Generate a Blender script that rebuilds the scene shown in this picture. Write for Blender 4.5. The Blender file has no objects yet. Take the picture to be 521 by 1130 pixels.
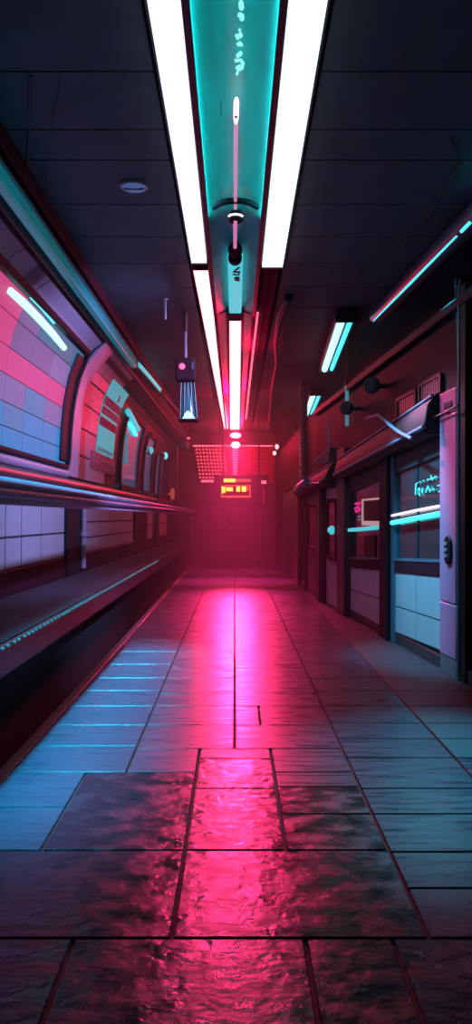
import bpy, math, random
from mathutils import Vector, Matrix

random.seed(7)
scene = bpy.context.scene
COL = scene.collection
F = 900.0; CX = 259.0; CY = 571.0; EYE = 1.2        # 521x1130 frame
YB = 22.5                                           # back wall
ZC = 3.54                                           # ceiling

# ------------------------------------------------------------------ helpers
def P(px, py, Y):
    return Vector(((px - CX) * Y / F, Y, EYE - (py - CY) * Y / F))

def PZ(px, py, z):
    Y = (EYE - z) * F / (py - CY)
    return Vector(((px - CX) * Y / F, Y, z))

def lin(c):
    return tuple(((v / 255) / 12.92 if v <= 10 else (((v / 255) + .055) / 1.055) ** 2.4) for v in c)

class MB:
    """collects shapes; build() links them as ONE mesh object"""
    def __init__(s):
        s.v = []; s.f = []; s.m = []; s.sm = []
    def add(s, verts, faces, mi=0, smooth=False):
        b = len(s.v)
        s.v += [tuple(v) for v in verts]
        for f in faces:
            s.f.append(tuple(i + b for i in f)); s.m.append(mi); s.sm.append(smooth)
        return s
    def box(s, x0, x1, y0, y1, z0, z1, mi=0):
        v = [(x, y, z) for x in (x0, x1) for y in (y0, y1) for z in (z0, z1)]
        return s.hexa(v, mi)
    def hexa(s, v, mi=0):
        # order 000,001,010,011,100,101,110,111
        return s.add(v, [(0, 1, 3, 2), (4, 6, 7, 5), (0, 4, 5, 1), (2, 3, 7, 6), (0, 2, 6, 4), (1, 5, 7, 3)], mi)
    def tube(s, pts, r, n=12, mi=0, cap=True, smooth=True):
        pts = [Vector(p) for p in pts]
        rs = r if isinstance(r, (list, tuple)) else [r] * len(pts)
        rings = []
        for i, p in enumerate(pts):
            d = (pts[min(i + 1, len(pts) - 1)] - pts[max(i - 1, 0)]).normalized()
            up = Vector((0, 0, 1)) if abs(d.z) < .95 else Vector((0, 1, 0))
            a = d.cross(up).normalized(); b = d.cross(a).normalized()
            rings.append([p + (a * math.cos(2 * math.pi * k / n) + b * math.sin(2 * math.pi * k / n)) * rs[i] for k in range(n)])
        vs = [q for ring in rings for q in ring]; fs = []
        for i in range(len(pts) - 1):
            for k in range(n):
                fs.append((i * n + k, i * n + (k + 1) % n, (i + 1) * n + (k + 1) % n, (i + 1) * n + k))
        s.add(vs, fs, mi, smooth)
        if cap:
            s.add(rings[0], [tuple(range(n))], mi); s.add(rings[-1], [tuple(range(n))[::-1]], mi)
        return s
    def lathe(s, c, axis, prof, n=24, mi=0, smooth=True):
        """prof: (radius, distance along axis)"""
        c = Vector(c); d = Vector(axis).normalized()
        up = Vector((0, 0, 1)) if abs(d.z) < .95 else Vector((0, 1, 0))
        a = d.cross(up).normalized(); b = d.cross(a).normalized()
        vs = []; fs = []
        for r, t in prof:
            r = max(r, 1e-4)
            vs += [c + d * t + (a * math.cos(2 * math.pi * k / n) + b * math.sin(2 * math.pi * k / n)) * r for k in range(n)]
        for i in range(len(prof) - 1):
            for k in range(n):
                fs.append((i * n + k, i * n + (k + 1) % n, (i + 1) * n + (k + 1) % n, (i + 1) * n + k))
        s.add(vs, fs, mi, smooth)
        s.add(vs[:n], [tuple(range(n))], mi); s.add(vs[-n:], [tuple(range(n))[::-1]], mi)
        return s
    def slab(s, fn, sg, y0, y1, z0, z1, t0, t1, ny=1, nz=1, mi=0, smooth=False):
        """a plate lying on the wall fn(Y,Z)->X, from t0 to t1 out of it; z0, z1 may be functions of Y"""
        Z0 = z0 if callable(z0) else (lambda y: z0)
        Z1 = z1 if callable(z1) else (lambda y: z1)
        def pt(i, j, t):
            y = y0 + (y1 - y0) * i / ny; a = Z0(y); b = Z1(y); z = a + (b - a) * j / nz
            return (fn(y, z) + sg * t, y, z)
        vs = []; fs = []
        for t in (t0, t1):
            for i in range(ny + 1):
                for j in range(nz + 1):
                    vs.append(pt(i, j, t))
        N = (ny + 1) * (nz + 1); I = lambda i, j, k: k * N + i * (nz + 1) + j
        for i in range(ny):
            for j in range(nz):
                fs.append((I(i, j, 1), I(i + 1, j, 1), I(i + 1, j + 1, 1), I(i, j + 1, 1)))
                fs.append((I(i, j, 0), I(i, j + 1, 0), I(i + 1, j + 1, 0), I(i + 1, j, 0)))
        for i in range(ny):
            fs.append((I(i, 0, 0), I(i + 1, 0, 0), I(i + 1, 0, 1), I(i, 0, 1)))
            fs.append((I(i, nz, 0), I(i, nz, 1), I(i + 1, nz, 1), I(i + 1, nz, 0)))
        for j in range(nz):
            fs.append((I(0, j, 0), I(0, j, 1), I(0, j + 1, 1), I(0, j + 1, 0)))
            fs.append((I(ny, j, 0), I(ny, j + 1, 0), I(ny, j + 1, 1), I(ny, j, 1)))
        return s.add(vs, fs, mi, smooth)
    def ring(s, fn, sg, y0, y1, z0, z1, w, r, t0, t1, mi=0):
        """rounded-rectangle frame of width w lying on a wall; z0/z1 functions of Y allowed"""
        o = rrect(y0, y1, 0, 1, r, z0, z1); i_ = rrect(y0 + w, y1 - w, 0, 1, max(r - w, .01), z0, z1, w)
        n = len(o); vs = []
        for pts in (o, i_):
            for t in (t0, t1):
                vs += [(fn(y, z) + sg * t, y, z) for y, z in pts]
        fs = []
        for k in range(n):
            l = (k + 1) % n
            fs += [(n + k, n + l, 3 * n + l, 3 * n + k), (k, l, n + l, n + k), (2 * n + k, 3 * n + k, 3 * n + l, 2 * n + l), (k, 2 * n + k, 2 * n + l, l)]
        return s.add(vs, fs, mi)
    def poly(s, fn, sg, pts, t0, t1, mi=0):
        n = len(pts)
        vs = [(fn(y, z) + sg * t0, y, z) for y, z in pts] + [(fn(y, z) + sg * t1, y, z) for y, z in pts]
        fs = [tuple(range(n)), tuple(range(2 * n - 1, n - 1, -1))] + [(k, (k + 1) % n, n + (k + 1) % n, n + k) for k in range(n)]
        return s.add(vs, fs, mi)
    def build(s, name, mats, parent=None, bevel=0, kind=None, label=None):
        me = bpy.data.meshes.new(name)
        me.from_pydata(s.v, [], s.f)
        mats = mats if isinstance(mats, (list, tuple)) else [mats]
        for m in mats: me.materials.append(m)
        me.polygons.foreach_set('material_index', s.m)
        me.polygons.foreach_set('use_smooth', s.sm)
        import bmesh
        bm = bmesh.new(); bm.from_mesh(me)
        bmesh.ops.recalc_face_normals(bm, faces=bm.faces); bm.to_mesh(me); bm.free()
        me.set_sharp_from_angle(angle=math.radians(38))
        o = bpy.data.objects.new(name, me); COL.objects.link(o)
        if parent:
            o.parent = parent
            par = parent; loc = Vector((0, 0, 0))
            while par: loc += par.location; par = par.parent
            if loc.length > 1e-9:
                me.transform(Matrix.Translation(-loc))
        if bevel:
            b = o.modifiers.new('bevel', 'BEVEL'); b.width = bevel; b.segments = 2; b.limit_method = 'ANGLE'; b.angle_limit = .7
        if kind: o['kind'] = kind
        if label: o['label'] = label
        return o

def rrect(y0, y1, a, b, r, z0, z1, inset=0):
    Z0 = z0 if callable(z0) else (lambda y: z0)
    Z1 = z1 if callable(z1) else (lambda y: z1)
    pts = []
    for cy, sy, top, st in ((y1 - r, 1, 0, 270), (y1 - r, 1, 1, 0), (y0 + r, -1, 1, 90), (y0 + r, -1, 0, 180)):
        for k in range(6):
            an = math.radians(st + 90 * k / 5)
            y = cy + r * math.cos(an)
            zc = (Z1(y) - inset - r) if top else (Z0(y) + inset + r)
            pts.append((y, zc + r * math.sin(an)))
        # straight edges get extra points so that they follow a curved wall
        if (cy, top) == (y1 - r, 0):
            za = Z0(y1) + inset + r; zb = Z1(y1) - inset - r
            pts += [(y1, za + (zb - za) * k / 8) for k in range(1, 8)]
        if (top, sy) == (1, -1):
            za = Z0(y0) + inset + r; zb = Z1(y0) - inset - r
            pts += [(y0, zb + (za - zb) * k / 8) for k in range(1, 8)]
    return pts

def thing(name, label, cat, loc=(0, 0, 0), group=None):
    o = bpy.data.objects.new(name, None); COL.objects.link(o)
    o.location = loc; o.empty_display_size = .1
    return tag(o, label, cat, group)

def tag(o, label, cat, group=None, kind=None):
    o['label'] = label; o['category'] = cat
    if group: o['group'] = group
    if kind: o['kind'] = kind
    return o

# ------------------------------------------------------------------ materials
def mat(name, base, rough=.5, metal=0, emit=None, strength=0, vary=0, bump=0, scale=8, stretch=(1, 1, 1), rvary=0, coat=0, spec=.5, bdist=.01):
    m = bpy.data.materials.new(name); m.use_nodes = True
    nt = m.node_tree; b = nt.nodes['Principled BSDF']
    b.inputs['Base Color'].default_value = (*base, 1); b.inputs['Roughness'].default_value = rough
    b.inputs['Metallic'].default_value = metal; b.inputs['Coat Weight'].default_value = coat
    b.inputs['Specular IOR Level'].default_value = spec
    if emit:
        b.inputs['Emission Color'].default_value = (*emit, 1); b.inputs['Emission Strength'].default_value = strength
    if vary or bump or rvary:
        tc = nt.nodes.new('ShaderNodeTexCoord'); mp = nt.nodes.new('ShaderNodeMapping'); mp.inputs['Scale'].default_value = stretch
        nt.links.new(tc.outputs['Object'], mp.inputs['Vector'])
        no = nt.nodes.new('ShaderNodeTexNoise'); no.inputs['Scale'].default_value = scale; no.inputs['Detail'].default_value = 6
        nt.links.new(mp.outputs['Vector'], no.inputs['Vector'])
        if vary:
            mx = nt.nodes.new('ShaderNodeMix'); mx.data_type = 'RGBA'
            mx.inputs[6].default_value = (*[c * (1 - vary) for c in base], 1); mx.inputs[7].default_value = (*[min(1, c * (1 + vary)) for c in base], 1)
            nt.links.new(no.outputs['Fac'], mx.inputs[0]); nt.links.new(mx.outputs[2], b.inputs['Base Color'])
        if rvary:
            mr = nt.nodes.new('ShaderNodeMapRange'); mr.inputs[1].default_value = .35; mr.inputs[2].default_value = .65
            mr.inputs[3].default_value = max(.02, rough - rvary); mr.inputs[4].default_value = rough + rvary
            nt.links.new(no.outputs['Fac'], mr.inputs[0]); nt.links.new(mr.outputs[0], b.inputs['Roughness'])
        if bump:
            n2 = nt.nodes.new('ShaderNodeTexNoise'); n2.inputs['Scale'].default_value = scale * 2.3; n2.inputs['Detail'].default_value = 9
            nt.links.new(mp.outputs['Vector'], n2.inputs['Vector'])
            bp = nt.nodes.new('ShaderNodeBump'); bp.inputs['Strength'].default_value = bump; bp.inputs['Distance'].default_value = bdist
            nt.links.new(n2.outputs['Fac'], bp.inputs['Height']); nt.links.new(bp.outputs['Normal'], b.inputs['Normal'])
    return m

def glow(name, col, strength, base=(.12, .12, .12)):
    return mat(name, base, .5, emit=col, strength=strength, spec=.2)

M = {}
M['tile_far'] = mat('smooth_floor_tile', (.038, .048, .085), .32, vary=.12, rvary=.08, bump=.16, scale=3.0, stretch=(1.2, 9, 1), bdist=.004)
M['tile_near'] = mat('wet_granite_slab', (.016, .015, .028), .24, vary=.6, rvary=.12, bump=.35, scale=8, stretch=(1, 1.3, 1), bdist=.012, spec=.6)
M['tile_side'] = mat('dull_paving', (.032, .034, .05), .55, vary=.3, bump=.3, scale=14, stretch=(1, 2, 1))
M['grout'] = mat('grout', (.012, .012, .016), .7)
M['edge'] = mat('edge_stone', (.12, .08, .10), .45, vary=.3, bump=.2, scale=20)
M['pit'] = mat('pit_concrete', (.03, .025, .03), .8, vary=.5, bump=.4, scale=6)
M['rail_steel'] = mat('rail_steel', (.25, .18, .2), .35, 1, vary=.3, scale=10)
M['sleeper'] = mat('sleeper_wood', (.03, .024, .026), .8, vary=.4, bump=.5, scale=12, stretch=(1, 5, 1))
M['ledge'] = mat('ribbed_ledge', (.045, .045, .062), .6, vary=.3, bump=.3, scale=20)
M['ceiling'] = mat('ceiling_panel', (.11, .125, .15), .6, vary=.25, bump=.15, scale=5)
M['ceiling_gap'] = mat('ceiling_gap', (.02, .02, .025), .8)
M['teal'] = mat('teal_plastic', (.03, .50, .50), .28, vary=.25, scale=2.5, stretch=(6, .5, 1))  # grey plastic; the teal light on it is put into the colour
M['grey_shell'] = mat('grey_shell', (.16, .15, .18), .35, vary=.15, scale=3)
M['wall_dark'] = mat('dark_wall_paint', (.022, .018, .026), .5, vary=.3, bump=.1, scale=6)
M['lilac'] = mat('lilac_enamel', (.44, .36, .50), .35, vary=.08, scale=3, stretch=(1, 6, .5))
M['metal'] = mat('satin_metal', (.30, .30, .36), .33, .9, vary=.15, scale=5, stretch=(1, .4, 6))
M['dark_frame'] = mat('dark_rubber', (.014, .013, .018), .5, spec=.25)
M['dark_red'] = mat('oxblood_paint', (.055, .009, .02), .6, vary=.2, scale=5, spec=.2)
M['white_tile'] = mat('white_tile', (.46, .50, .60), .32, vary=.10, scale=4, stretch=(1, 3, 1))
M['tile_gap'] = mat('tile_gap', (.05, .05, .07), .7)
M['steel'] = mat('steel', (.13, .16, .26), .5, .2, vary=.2, scale=6)
M['gunmetal'] = mat('gunmetal', (.05, .05, .06), .4, .4, vary=.3, scale=8)
M['black'] = mat('black_plastic', (.012, .012, .015), .4)
M['glass_dark'] = mat('dark_glass', (.018, .045, .06), .12, vary=.5, scale=3, stretch=(1, 14, .4), coat=.5)
M['glass_blue'] = mat('blue_glass', (.05, .12, .17), .12, vary=.5, scale=3, stretch=(1, 8, .5), emit=lin((30, 70, 105)), strength=.7)
M['cabinet'] = mat('maroon_door', (.10, .055, .08), .45, vary=.2, scale=4, stretch=(1, 8, .5))
M['awning'] = mat('dark_awning', (.02, .018, .026), .55, vary=.3, scale=6, spec=.3)
M['blue_gloss'] = mat('blue_gloss', (.06, .22, .42), .2)
# light sources, plus reflections and glow built as emission
M['tube_left'] = glow('warm_white_tube', (.80, .84, 1), 1.3)
M['tube_right'] = glow('cool_white_tube', (.76, .98, 1), 1.3)
M['tube_red_near'] = glow('red_tube_near', (1, .32, .38), 3.4)
M['tube_red_mid'] = glow('red_tube_middle', (1, .21, .27), 5.6)
M['tube_red'] = glow('red_tube', (1, .15, .19), 8.5)
M['lamp_red'] = glow('red_lamp', (1, .06, .10), 20)
M['cyan_tube'] = glow('cyan_tube', (.06, .72, .85), 1.6)  # also serves the reflections in the windows
M['cyan_white'] = glow('cyan_white_tube', (.55, 1, 1), 1.3)
M['cyan_soft'] = glow('soft_cyan', (.06, .55, .65), 1.0)
M['cyan_dim'] = glow('dim_cyan', (.05, .38, .50), .55)
M['teal_mark'] = glow('teal_mark', (.3, .9, .85), 1.0)
M['pink_rod'] = glow('pink_rod', (.75, .22, .45), .8)
M['pink_line'] = glow('pink_line', (1, .12, .22), 1.6)
M['pink_white'] = glow('pink_white', (1, .75, .85), 1.2)
M['amber'] = glow('amber_segment', (1, .26, .02), 4.5)
M['orange_red'] = glow('orange_red_outline', (1, .06, .04), 1.7)
M['pink_dot'] = glow('pink_dot', (1, .08, .25), 2.2)
M['pane_lilac'] = glow('lilac_pane', lin((135, 105, 165)), .65, (.06, .05, .08))  # pane colours: reflections in the glass put into emission
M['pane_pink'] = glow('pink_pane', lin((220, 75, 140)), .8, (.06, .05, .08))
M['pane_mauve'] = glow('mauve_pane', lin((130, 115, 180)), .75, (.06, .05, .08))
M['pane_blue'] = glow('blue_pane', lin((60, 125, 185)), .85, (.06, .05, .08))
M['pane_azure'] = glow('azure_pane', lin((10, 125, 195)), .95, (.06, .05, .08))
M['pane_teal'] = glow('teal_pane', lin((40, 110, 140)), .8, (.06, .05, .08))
M['blue_disc'] = glow('blue_disc', lin((75, 100, 155)), .6, (.3, .35, .5))  # disc given a faint blue glow
M['poster_cyan'] = mat('poster_cyan', (.005, .12, .15), .55, vary=.4, scale=6, emit=(.0, .33, .42), strength=1.0, spec=.2)  # glow added so the sheet stays cyan under the red light
M['ink_purple'] = mat('ink_purple', (.10, .04, .22), .5)
M['ink_pale'] = mat('ink_pale', (.45, .45, .65), .5)
M['ink_red'] = mat('ink_red', (.55, .03, .16), .5)
M['poster_paper'] = mat('poster_paper', (.42, .42, .52), .5, vary=.1)

# ------------------------------------------------------------------ wall surfaces
PROF = [(-.6, -2.06), (.5, -2.06), (1.4, -2.05), (1.8, -2.03), (2.2, -2.01), (2.5, -1.98), (2.8, -1.92), (3.05, -1.82), (3.17, -1.73), (3.28, -1.57), (3.42, -1.43), (3.6, -1.40)]
def XL(Y, Z):
    z = max(-.6, min(3.6, Z))
    for (a, xa), (b, xb) in zip(PROF, PROF[1:]):
        if z <= b:
            t = (z - a) / (b - a); x = xa + (xb - xa) * t; break
    return x + .012 * (Y - 7)
def XR(Y, Z=0):
    if Y <= 12.5: return 1.70 - .069 * (Y - 6.03)
    if Y <= 15: return XR(12.5) - .03 * (Y - 12.5)
    return XR(15) - .006 * (Y - 15)
def solve(fn, px, py):
    lo, hi = 1.5, 40.0
    g = lambda Y: (px - CX) * Y / F - fn(Y, EYE - (py - CY) * Y / F)
    sl = g(lo)
    for _ in range(60):
        mid = (lo + hi) / 2
        if (g(mid) > 0) == (sl > 0): lo = mid
        else: hi = mid
    Y = (lo + hi) / 2
    return Y, EYE - (py - CY) * Y / F
def L(px, py): return solve(XL, px, py)
def R(px, py): return solve(XR, px, py)

# ------------------------------------------------------------------ setting: floor
def FX(px, py): return (px - CX) * EYE / (py - CY)
def FY(py): return EYE * F / (py - CY)
fl = MB()
fl.box(-1.06, 2.2, .3, YB, -.10, -.012, 2)
G = .006
def tile(x0, x1, y0, y1, mi, h=0.0, g=G):
    if y1 - y0 < .03 or x1 - x0 < .03: return
    b = .003
    vs = [(x0 + g, y0 + g, -.02), (x1 - g, y0 + g, -.02), (x1 - g, y1 - g, -.02), (x0 + g, y1 - g, -.02),
          (x0 + g, y0 + g, h - b), (x1 - g, y0 + g, h - b), (x1 - g, y1 - g, h - b), (x0 + g, y1 - g, h - b),
          (x0 + g + b, y0 + g + b, h), (x1 - g - b, y0 + g + b, h), (x1 - g - b, y1 - g - b, h), (x0 + g + b, y1 - g - b, h)]
    fs = [(8, 9, 10, 11)]
    for k in range(4):
        l = (k + 1) % 4
        fs += [(k, l, 4 + l, 4 + k), (4 + k, 4 + l, 8 + l, 8 + k)]
    fl.add(vs, fs, mi)
far_rows = [FY(p) for p in (852, 823, 800, 779, 762, 748, 733, 719, 706, 695, 686, 678, 670, 663, 657, 651, 646, 641, 636, 632, 628)] + [YB]
mid_rows = [FY(p) for p in (852, 826, 800, 779, 765, 748, 737, 719, 709, 695, 686, 674, 670, 660, 651, 643, 636, 628)] + [YB]
rgt_rows = [FY(p) for p in (980, 940, 898, 870, 836, 815, 798, 779, 762, 748, 733, 719, 706, 695, 684, 676, 668, 660, 651, 643, 636, 630)] + [YB]
xl, xm, xr, xe = -1.06, -.51, .557, 1.10
for a, b in zip(far_rows, far_rows[1:]): tile(xl, xm, a, b, 0)
for k, (a, b) in enumerate(zip(mid_rows, mid_rows[1:])):
    if k == 0:
        tile(xm, -.18, a, b, 0); tile(-.18, .185, FY(837), b, 0); tile(.185, xr, a, b, 0)
    elif k == 2:
        tile(xm, 0, a, b, 0); tile(0, .15, a, b, 0); tile(.15, xr, a, b, 0)
    else:
        tile(xm, 0, a, b, 0); tile(0, xr, a, b, 0)
for a, b in zip(rgt_rows, rgt_rows[1:]): tile(xr, xe, a, b, 0 if a < 22 else 3)
for a, b in zip(rgt_rows, rgt_rows[1:]): tile(xe, 2.15, a, b, 3 if a > 4.0 else 0)
# big wet slabs nearest the viewer
y0 = FY(1035); y1 = FY(938); y2 = FY(852)
tile(xl, -.18, .3 + .5, y0 - .62, 1); tile(xl, -.46, y0 - .62, y0, 1); tile(-.46, .20, y0 - .62, y0, 1); tile(.20, .45, y0 - .62, y0, 1); tile(.45, 1.1, y0 - .62, y0, 1)
tile(-.18, .45, .8, y0 - .62, 1); tile(.45, 1.1, .8, y0 - .62, 1); tile(1.1, 2.15, .8, y0, 1)
tile(xl, -.18, y0, y1, 1); tile(-.18, xr, y0, y1, 1); tile(xr, 1.1, y0, rgt_rows[0], 0); tile(1.1, 2.15, y0, rgt_rows[0], 0)
tile(xl, -.70, y1, FY(890), 0); tile(xl, -.70, FY(890), y2, 0)
tile(-.70, -.18, y1, y2, 1)
tile(-.18, .185, y1, FY(870), 1); tile(-.18, .185, FY(870), FY(837), 1)
tile(.185, xr, y1, FY(898), 1); tile(.185, xr, FY(898), FY(868), 1); tile(.185, xr, FY(868), y2, 0)
fl.build('floor', [M['tile_far'], M['tile_near'], M['grout'], M['tile_side']], kind='structure')
e = MB(); e.box(-1.12, -1.055, .3, YB, -.5, .004)
e.build('trim_1', M['edge'], kind='structure', bevel=.008)
# track pit
e = MB(); e.box(-3.0, -1.12, .3, YB, -.62, -.5); e.build('floor_pit', M['pit'], kind='structure')
trk = thing('railway_track', 'dark sunken railway track in the pit beside the tiled platform edge', 'track', (-1.75, 10, -.5))
for x in (-2.22, -1.36):
    m = MB(); m.box(x - .055, x + .055, 1, YB - .3, -.45, -.43); m.box(x - .012, x + .012, 1, YB - .3, -.43, -.35); m.box(x - .035, x + .035, 1, YB - .3, -.35, -.31)
    m.build('rail', M['rail_steel'], trk, bevel=.006)
for k in range(36):
    y = 1.5 + k * .58
    m = MB(); m.box(-2.55, -1.2, y, y + .22, -.5, -.45); m.build('sleeper', M['sleeper'], trk, bevel=.01)

# ------------------------------------------------------------------ setting: opposite ledge
m = MB()
m.box(-2.07, -1.285, 1.0, YB, .38, .485, 0)
for k in range(26):                                   # ribs running along the ledge
    x = -2.05 + k * .029
    m.box(x, x + .017, 1.0, YB, .485, .5, 0)
m.box(-1.285, -1.25, 1.0, YB, .34, .50, 1)
m.build('trim_ledge', [M['ledge'], M['gunmetal']], kind='structure')
m = MB(); m.box(-2.1, -1.45, 1.0, YB, -.5, .38); m.build('wall_under_ledge', M['pit'], kind='structure')
ls = thing('light_string', 'string of tiny teal lights along the front edge of the ribbed ledge', 'string lights', (-1.25, 5, .5))
m = MB(); m.tube([(-1.245, 2.4, .492), (-1.245, 15.2, .492)], .006, 6); m.build('cable', M['black'], ls)
m = MB()
y = 2.4
while y < 13.2:
    m.lathe((-1.243, y, .497), (0, 0, 1), [(.001, -.011), (.008, -.007), (.011, 0), (.008, .007), (.001, .011)], 8)
    y += .085 + random.random() * .05
m.build('bulb', M['cyan_dim'], ls, kind='stuff')

# ------------------------------------------------------------------ setting: left wall shell
m = MB(); zs = [-.6, .5, 1.0, 1.4, 1.6, 1.8, 2.0, 2.2, 2.35, 2.5, 2.65, 2.8, 2.93, 3.05, 3.15, 3.25, 3.34, 3.42, 3.6]
for a, b in zip(zs, zs[1:]):
    m.slab(XL, 1, .3, YB, a, b, -.12, 0, 10, 1, 0, True)
m.build('wall_left', M['wall_dark'], kind='structure')
m = MB(); m.slab(XL, 1, 1.0, YB, .5, .73, 0, .045, 8, 1); m.build('baseboard_left', M['dark_red'], kind='structure', bevel=.01)
# rounded sill below the windows and a lilac roll above it
m = MB()
m.tube([(XL(y, 1.6) + .03, y, 1.585) for y in (1, 6, 12, 18, YB)], .075, 16)
m.build('trim_2', M['metal'], kind='structure')
m = MB(); m.tube([(XL(y, 1.7) + .01, y, 1.715) for y in (1, 6, 9.6)], .05, 14); m.build('trim_3', M['lilac'], kind='structure')
# moulding where the wall meets the ceiling
m = MB(); m.slab(XL, 1, .6, YB, 3.44, 3.56, 0, .05, 6, 1); m.build('trim_4', M['dark_red'], kind='structure', bevel=.012)

def wall_panel(y0, y1, z0, z1, name, mt, label, cat, rows=(), cols=(), t=.03, group=None):
    """a panel on the curved left wall, split by thin joints"""
    m = MB(); g = .011
    m.slab(XL, 1, y0, y1, z0, z1, 0, t - .012, 2, 10, 1, True)
    ys = [y0] + list(cols) + [y1]; zz = [z0] + list(rows) + [z1]
    for a, b in zip(ys, ys[1:]):
        for c, d in zip(zz, zz[1:]):
            m.slab(XL, 1, a + g, b - g, c + g, d - g, .004, t, 1, 5, 0, True)
    o = m.build(name, [mt, M['tile_gap']])
    if label: tag(o, label, cat, group)
    else: o['kind'] = 'structure'
    return o

# tiled lower panels between the uprights
yA = L(68, 600)[0]; yB_ = L(88, 600)[0]; yC = L(145, 590)[0]; yD = L(159, 590)[0]; yE = L(167, 590)[0]; yF = L(172, 590)[0]
wall_panel(5.0, yA, .73, 1.42, 'tile_panel', M['white_tile'], 'large white wall tiles in front of the darker skirting, nearest panel under the handrail', 'tile panel', (1.02,), (L(2, 600)[0], L(20, 600)[0], L(42, 600)[0]))
wall_panel(yB_, yC, .73, 1.42, 'tile_panel', M['white_tile'], 'white small-tiled panel under the handrail, directly below the poster', 'tile panel', (.93, 1.14), [yB_ + (yC - yB_) * k / 8 for k in range(1, 8)])
wall_panel(yD, yE, .73, 1.42, 'tile_panel', M['white_tile'], 'narrow white tiled panel below the first slim carriage window past the poster', 'tile panel', (1.05,), ())
wall_panel(yF, 22.2, .73, 1.42, 'tile_panel', M['white_tile'], 'farthest white tiled panel below the handrail, next to the dark back wall', 'tile panel', (1.05,), (21.6,))
# upper lilac cladding
lp = [(L(80, 430)[0], L(92, 430)[0], (2.55,)), (L(93, 430)[0], L(131, 430)[0], (1.98, 2.32, 2.62, 2.9))]
wall_panel(5.0, L(80, 430)[0], 3.135, 3.26, 'trim_5', M['lilac'], None, None, (), (6.2, 6.9, L(27, 300)[0], L(51, 310)[0]), t=.025)
wall_panel(lp[0][0], lp[0][1], 1.68, 3.28, 'trim_6', M['lilac'], None, None, (), (), t=.05)
wall_panel(lp[1][0], lp[1][1], 1.68, 3.28, 'wall_panel', M['lilac'], 'pale lilac wall panel of stacked plates that carries the poster', 'wall panel', lp[1][2], (L(104, 430)[0],), t=.035)
# uprights below the windows
def upright(y0, y1, z0, z1, t, mt, label, cap=True):
    th = thing('upright_post', label, 'post', (XL(y0, z0), (y0 + y1) / 2, z0))
    m = MB(); m.slab(XL, 1, y0, y1, z0, z1, 0, t, 1, 8, 0, False); m.build('post_body', mt, th, bevel=.012)
    if cap:
        m = MB(); ym = y1 - .25 * (y1 - y0); m.tube([(XL(ym, z) + t + .03, ym, z) for z in (.56, .8, .98, 1.0)], .035, 12)
        m.lathe((XL(ym, .98) + t + .03, ym, .95), (0, 0, 1), [(.035, 0), (.055, .01), (.055, .06), (.035, .07)], 14)
        m.tube([(XL(ym, z) + t + .03, ym, z) for z in (1.0, 1.2, 1.42)], .03, 12)
        m.build('conduit', M['lilac'], th)
    return th
upright(yA, yB_, .5, 1.45, .07, M['dark_frame'], 'dark upright with a slim conduit between the two nearest tiled panels')
upright(yC, yD, .5, 1.45, .07, M['dark_red'], 'dark red upright below the handrail past the small-tiled panel', False)

# ------------------------------------------------------------------ left windows
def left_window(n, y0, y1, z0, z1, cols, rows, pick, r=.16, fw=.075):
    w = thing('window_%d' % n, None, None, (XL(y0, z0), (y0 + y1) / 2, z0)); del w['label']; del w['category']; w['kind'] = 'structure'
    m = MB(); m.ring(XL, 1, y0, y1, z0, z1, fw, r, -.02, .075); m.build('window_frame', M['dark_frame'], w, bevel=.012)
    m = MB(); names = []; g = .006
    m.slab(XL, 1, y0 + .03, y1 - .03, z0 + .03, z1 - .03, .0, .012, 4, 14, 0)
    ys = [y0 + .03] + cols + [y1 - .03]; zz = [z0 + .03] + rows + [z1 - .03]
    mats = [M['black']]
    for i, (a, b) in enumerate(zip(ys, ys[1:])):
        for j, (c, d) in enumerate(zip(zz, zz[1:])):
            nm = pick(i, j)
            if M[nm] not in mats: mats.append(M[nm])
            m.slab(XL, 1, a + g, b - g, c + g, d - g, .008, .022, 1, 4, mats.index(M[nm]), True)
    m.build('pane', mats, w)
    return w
w1y0, w1y1 = 5.35, L(80, 430)[0]
cols1 = [L(3, 420)[0], L(27, 420)[0], L(51, 420)[0]]
rows1 = [1.80 + (3.10 - 1.80) * t for t in (.15, .31, .49, .66, .84)]
grid = [['pane_azure', 'pane_azure', 'pane_mauve', 'pane_pink', 'pane_pink', 'pane_pink'],  # reflected colours laid out pane by pane
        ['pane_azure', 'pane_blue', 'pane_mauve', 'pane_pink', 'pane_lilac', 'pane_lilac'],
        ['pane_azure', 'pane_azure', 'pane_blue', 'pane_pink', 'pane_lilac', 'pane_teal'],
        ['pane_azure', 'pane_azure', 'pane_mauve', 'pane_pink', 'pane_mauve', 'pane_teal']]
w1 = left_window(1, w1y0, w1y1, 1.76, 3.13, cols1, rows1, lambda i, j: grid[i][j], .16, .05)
m = MB(); m.slab(XL, 1, L(70, 430)[0], w1y1 - .04, 1.84, 3.05, .015, .05, 2, 10, 0, True); m.build('side_reveal', M['dark_frame'], w1, bevel=.02)
# reflections across the big window, built as glowing tubes
def on_left(px, py, t):
    Y, Z = L(px, py); return (XL(Y, Z) + t, Y, Z)
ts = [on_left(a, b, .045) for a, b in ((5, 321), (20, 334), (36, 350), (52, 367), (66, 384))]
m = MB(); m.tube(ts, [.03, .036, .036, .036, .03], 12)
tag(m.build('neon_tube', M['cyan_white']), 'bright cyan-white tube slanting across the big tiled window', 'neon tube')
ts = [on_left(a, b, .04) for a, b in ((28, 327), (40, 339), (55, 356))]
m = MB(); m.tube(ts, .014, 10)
tag(m.build('neon_tube', M['cyan_tube']), 'thin short cyan tube just above the bright tube on the big window', 'neon tube')

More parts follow.
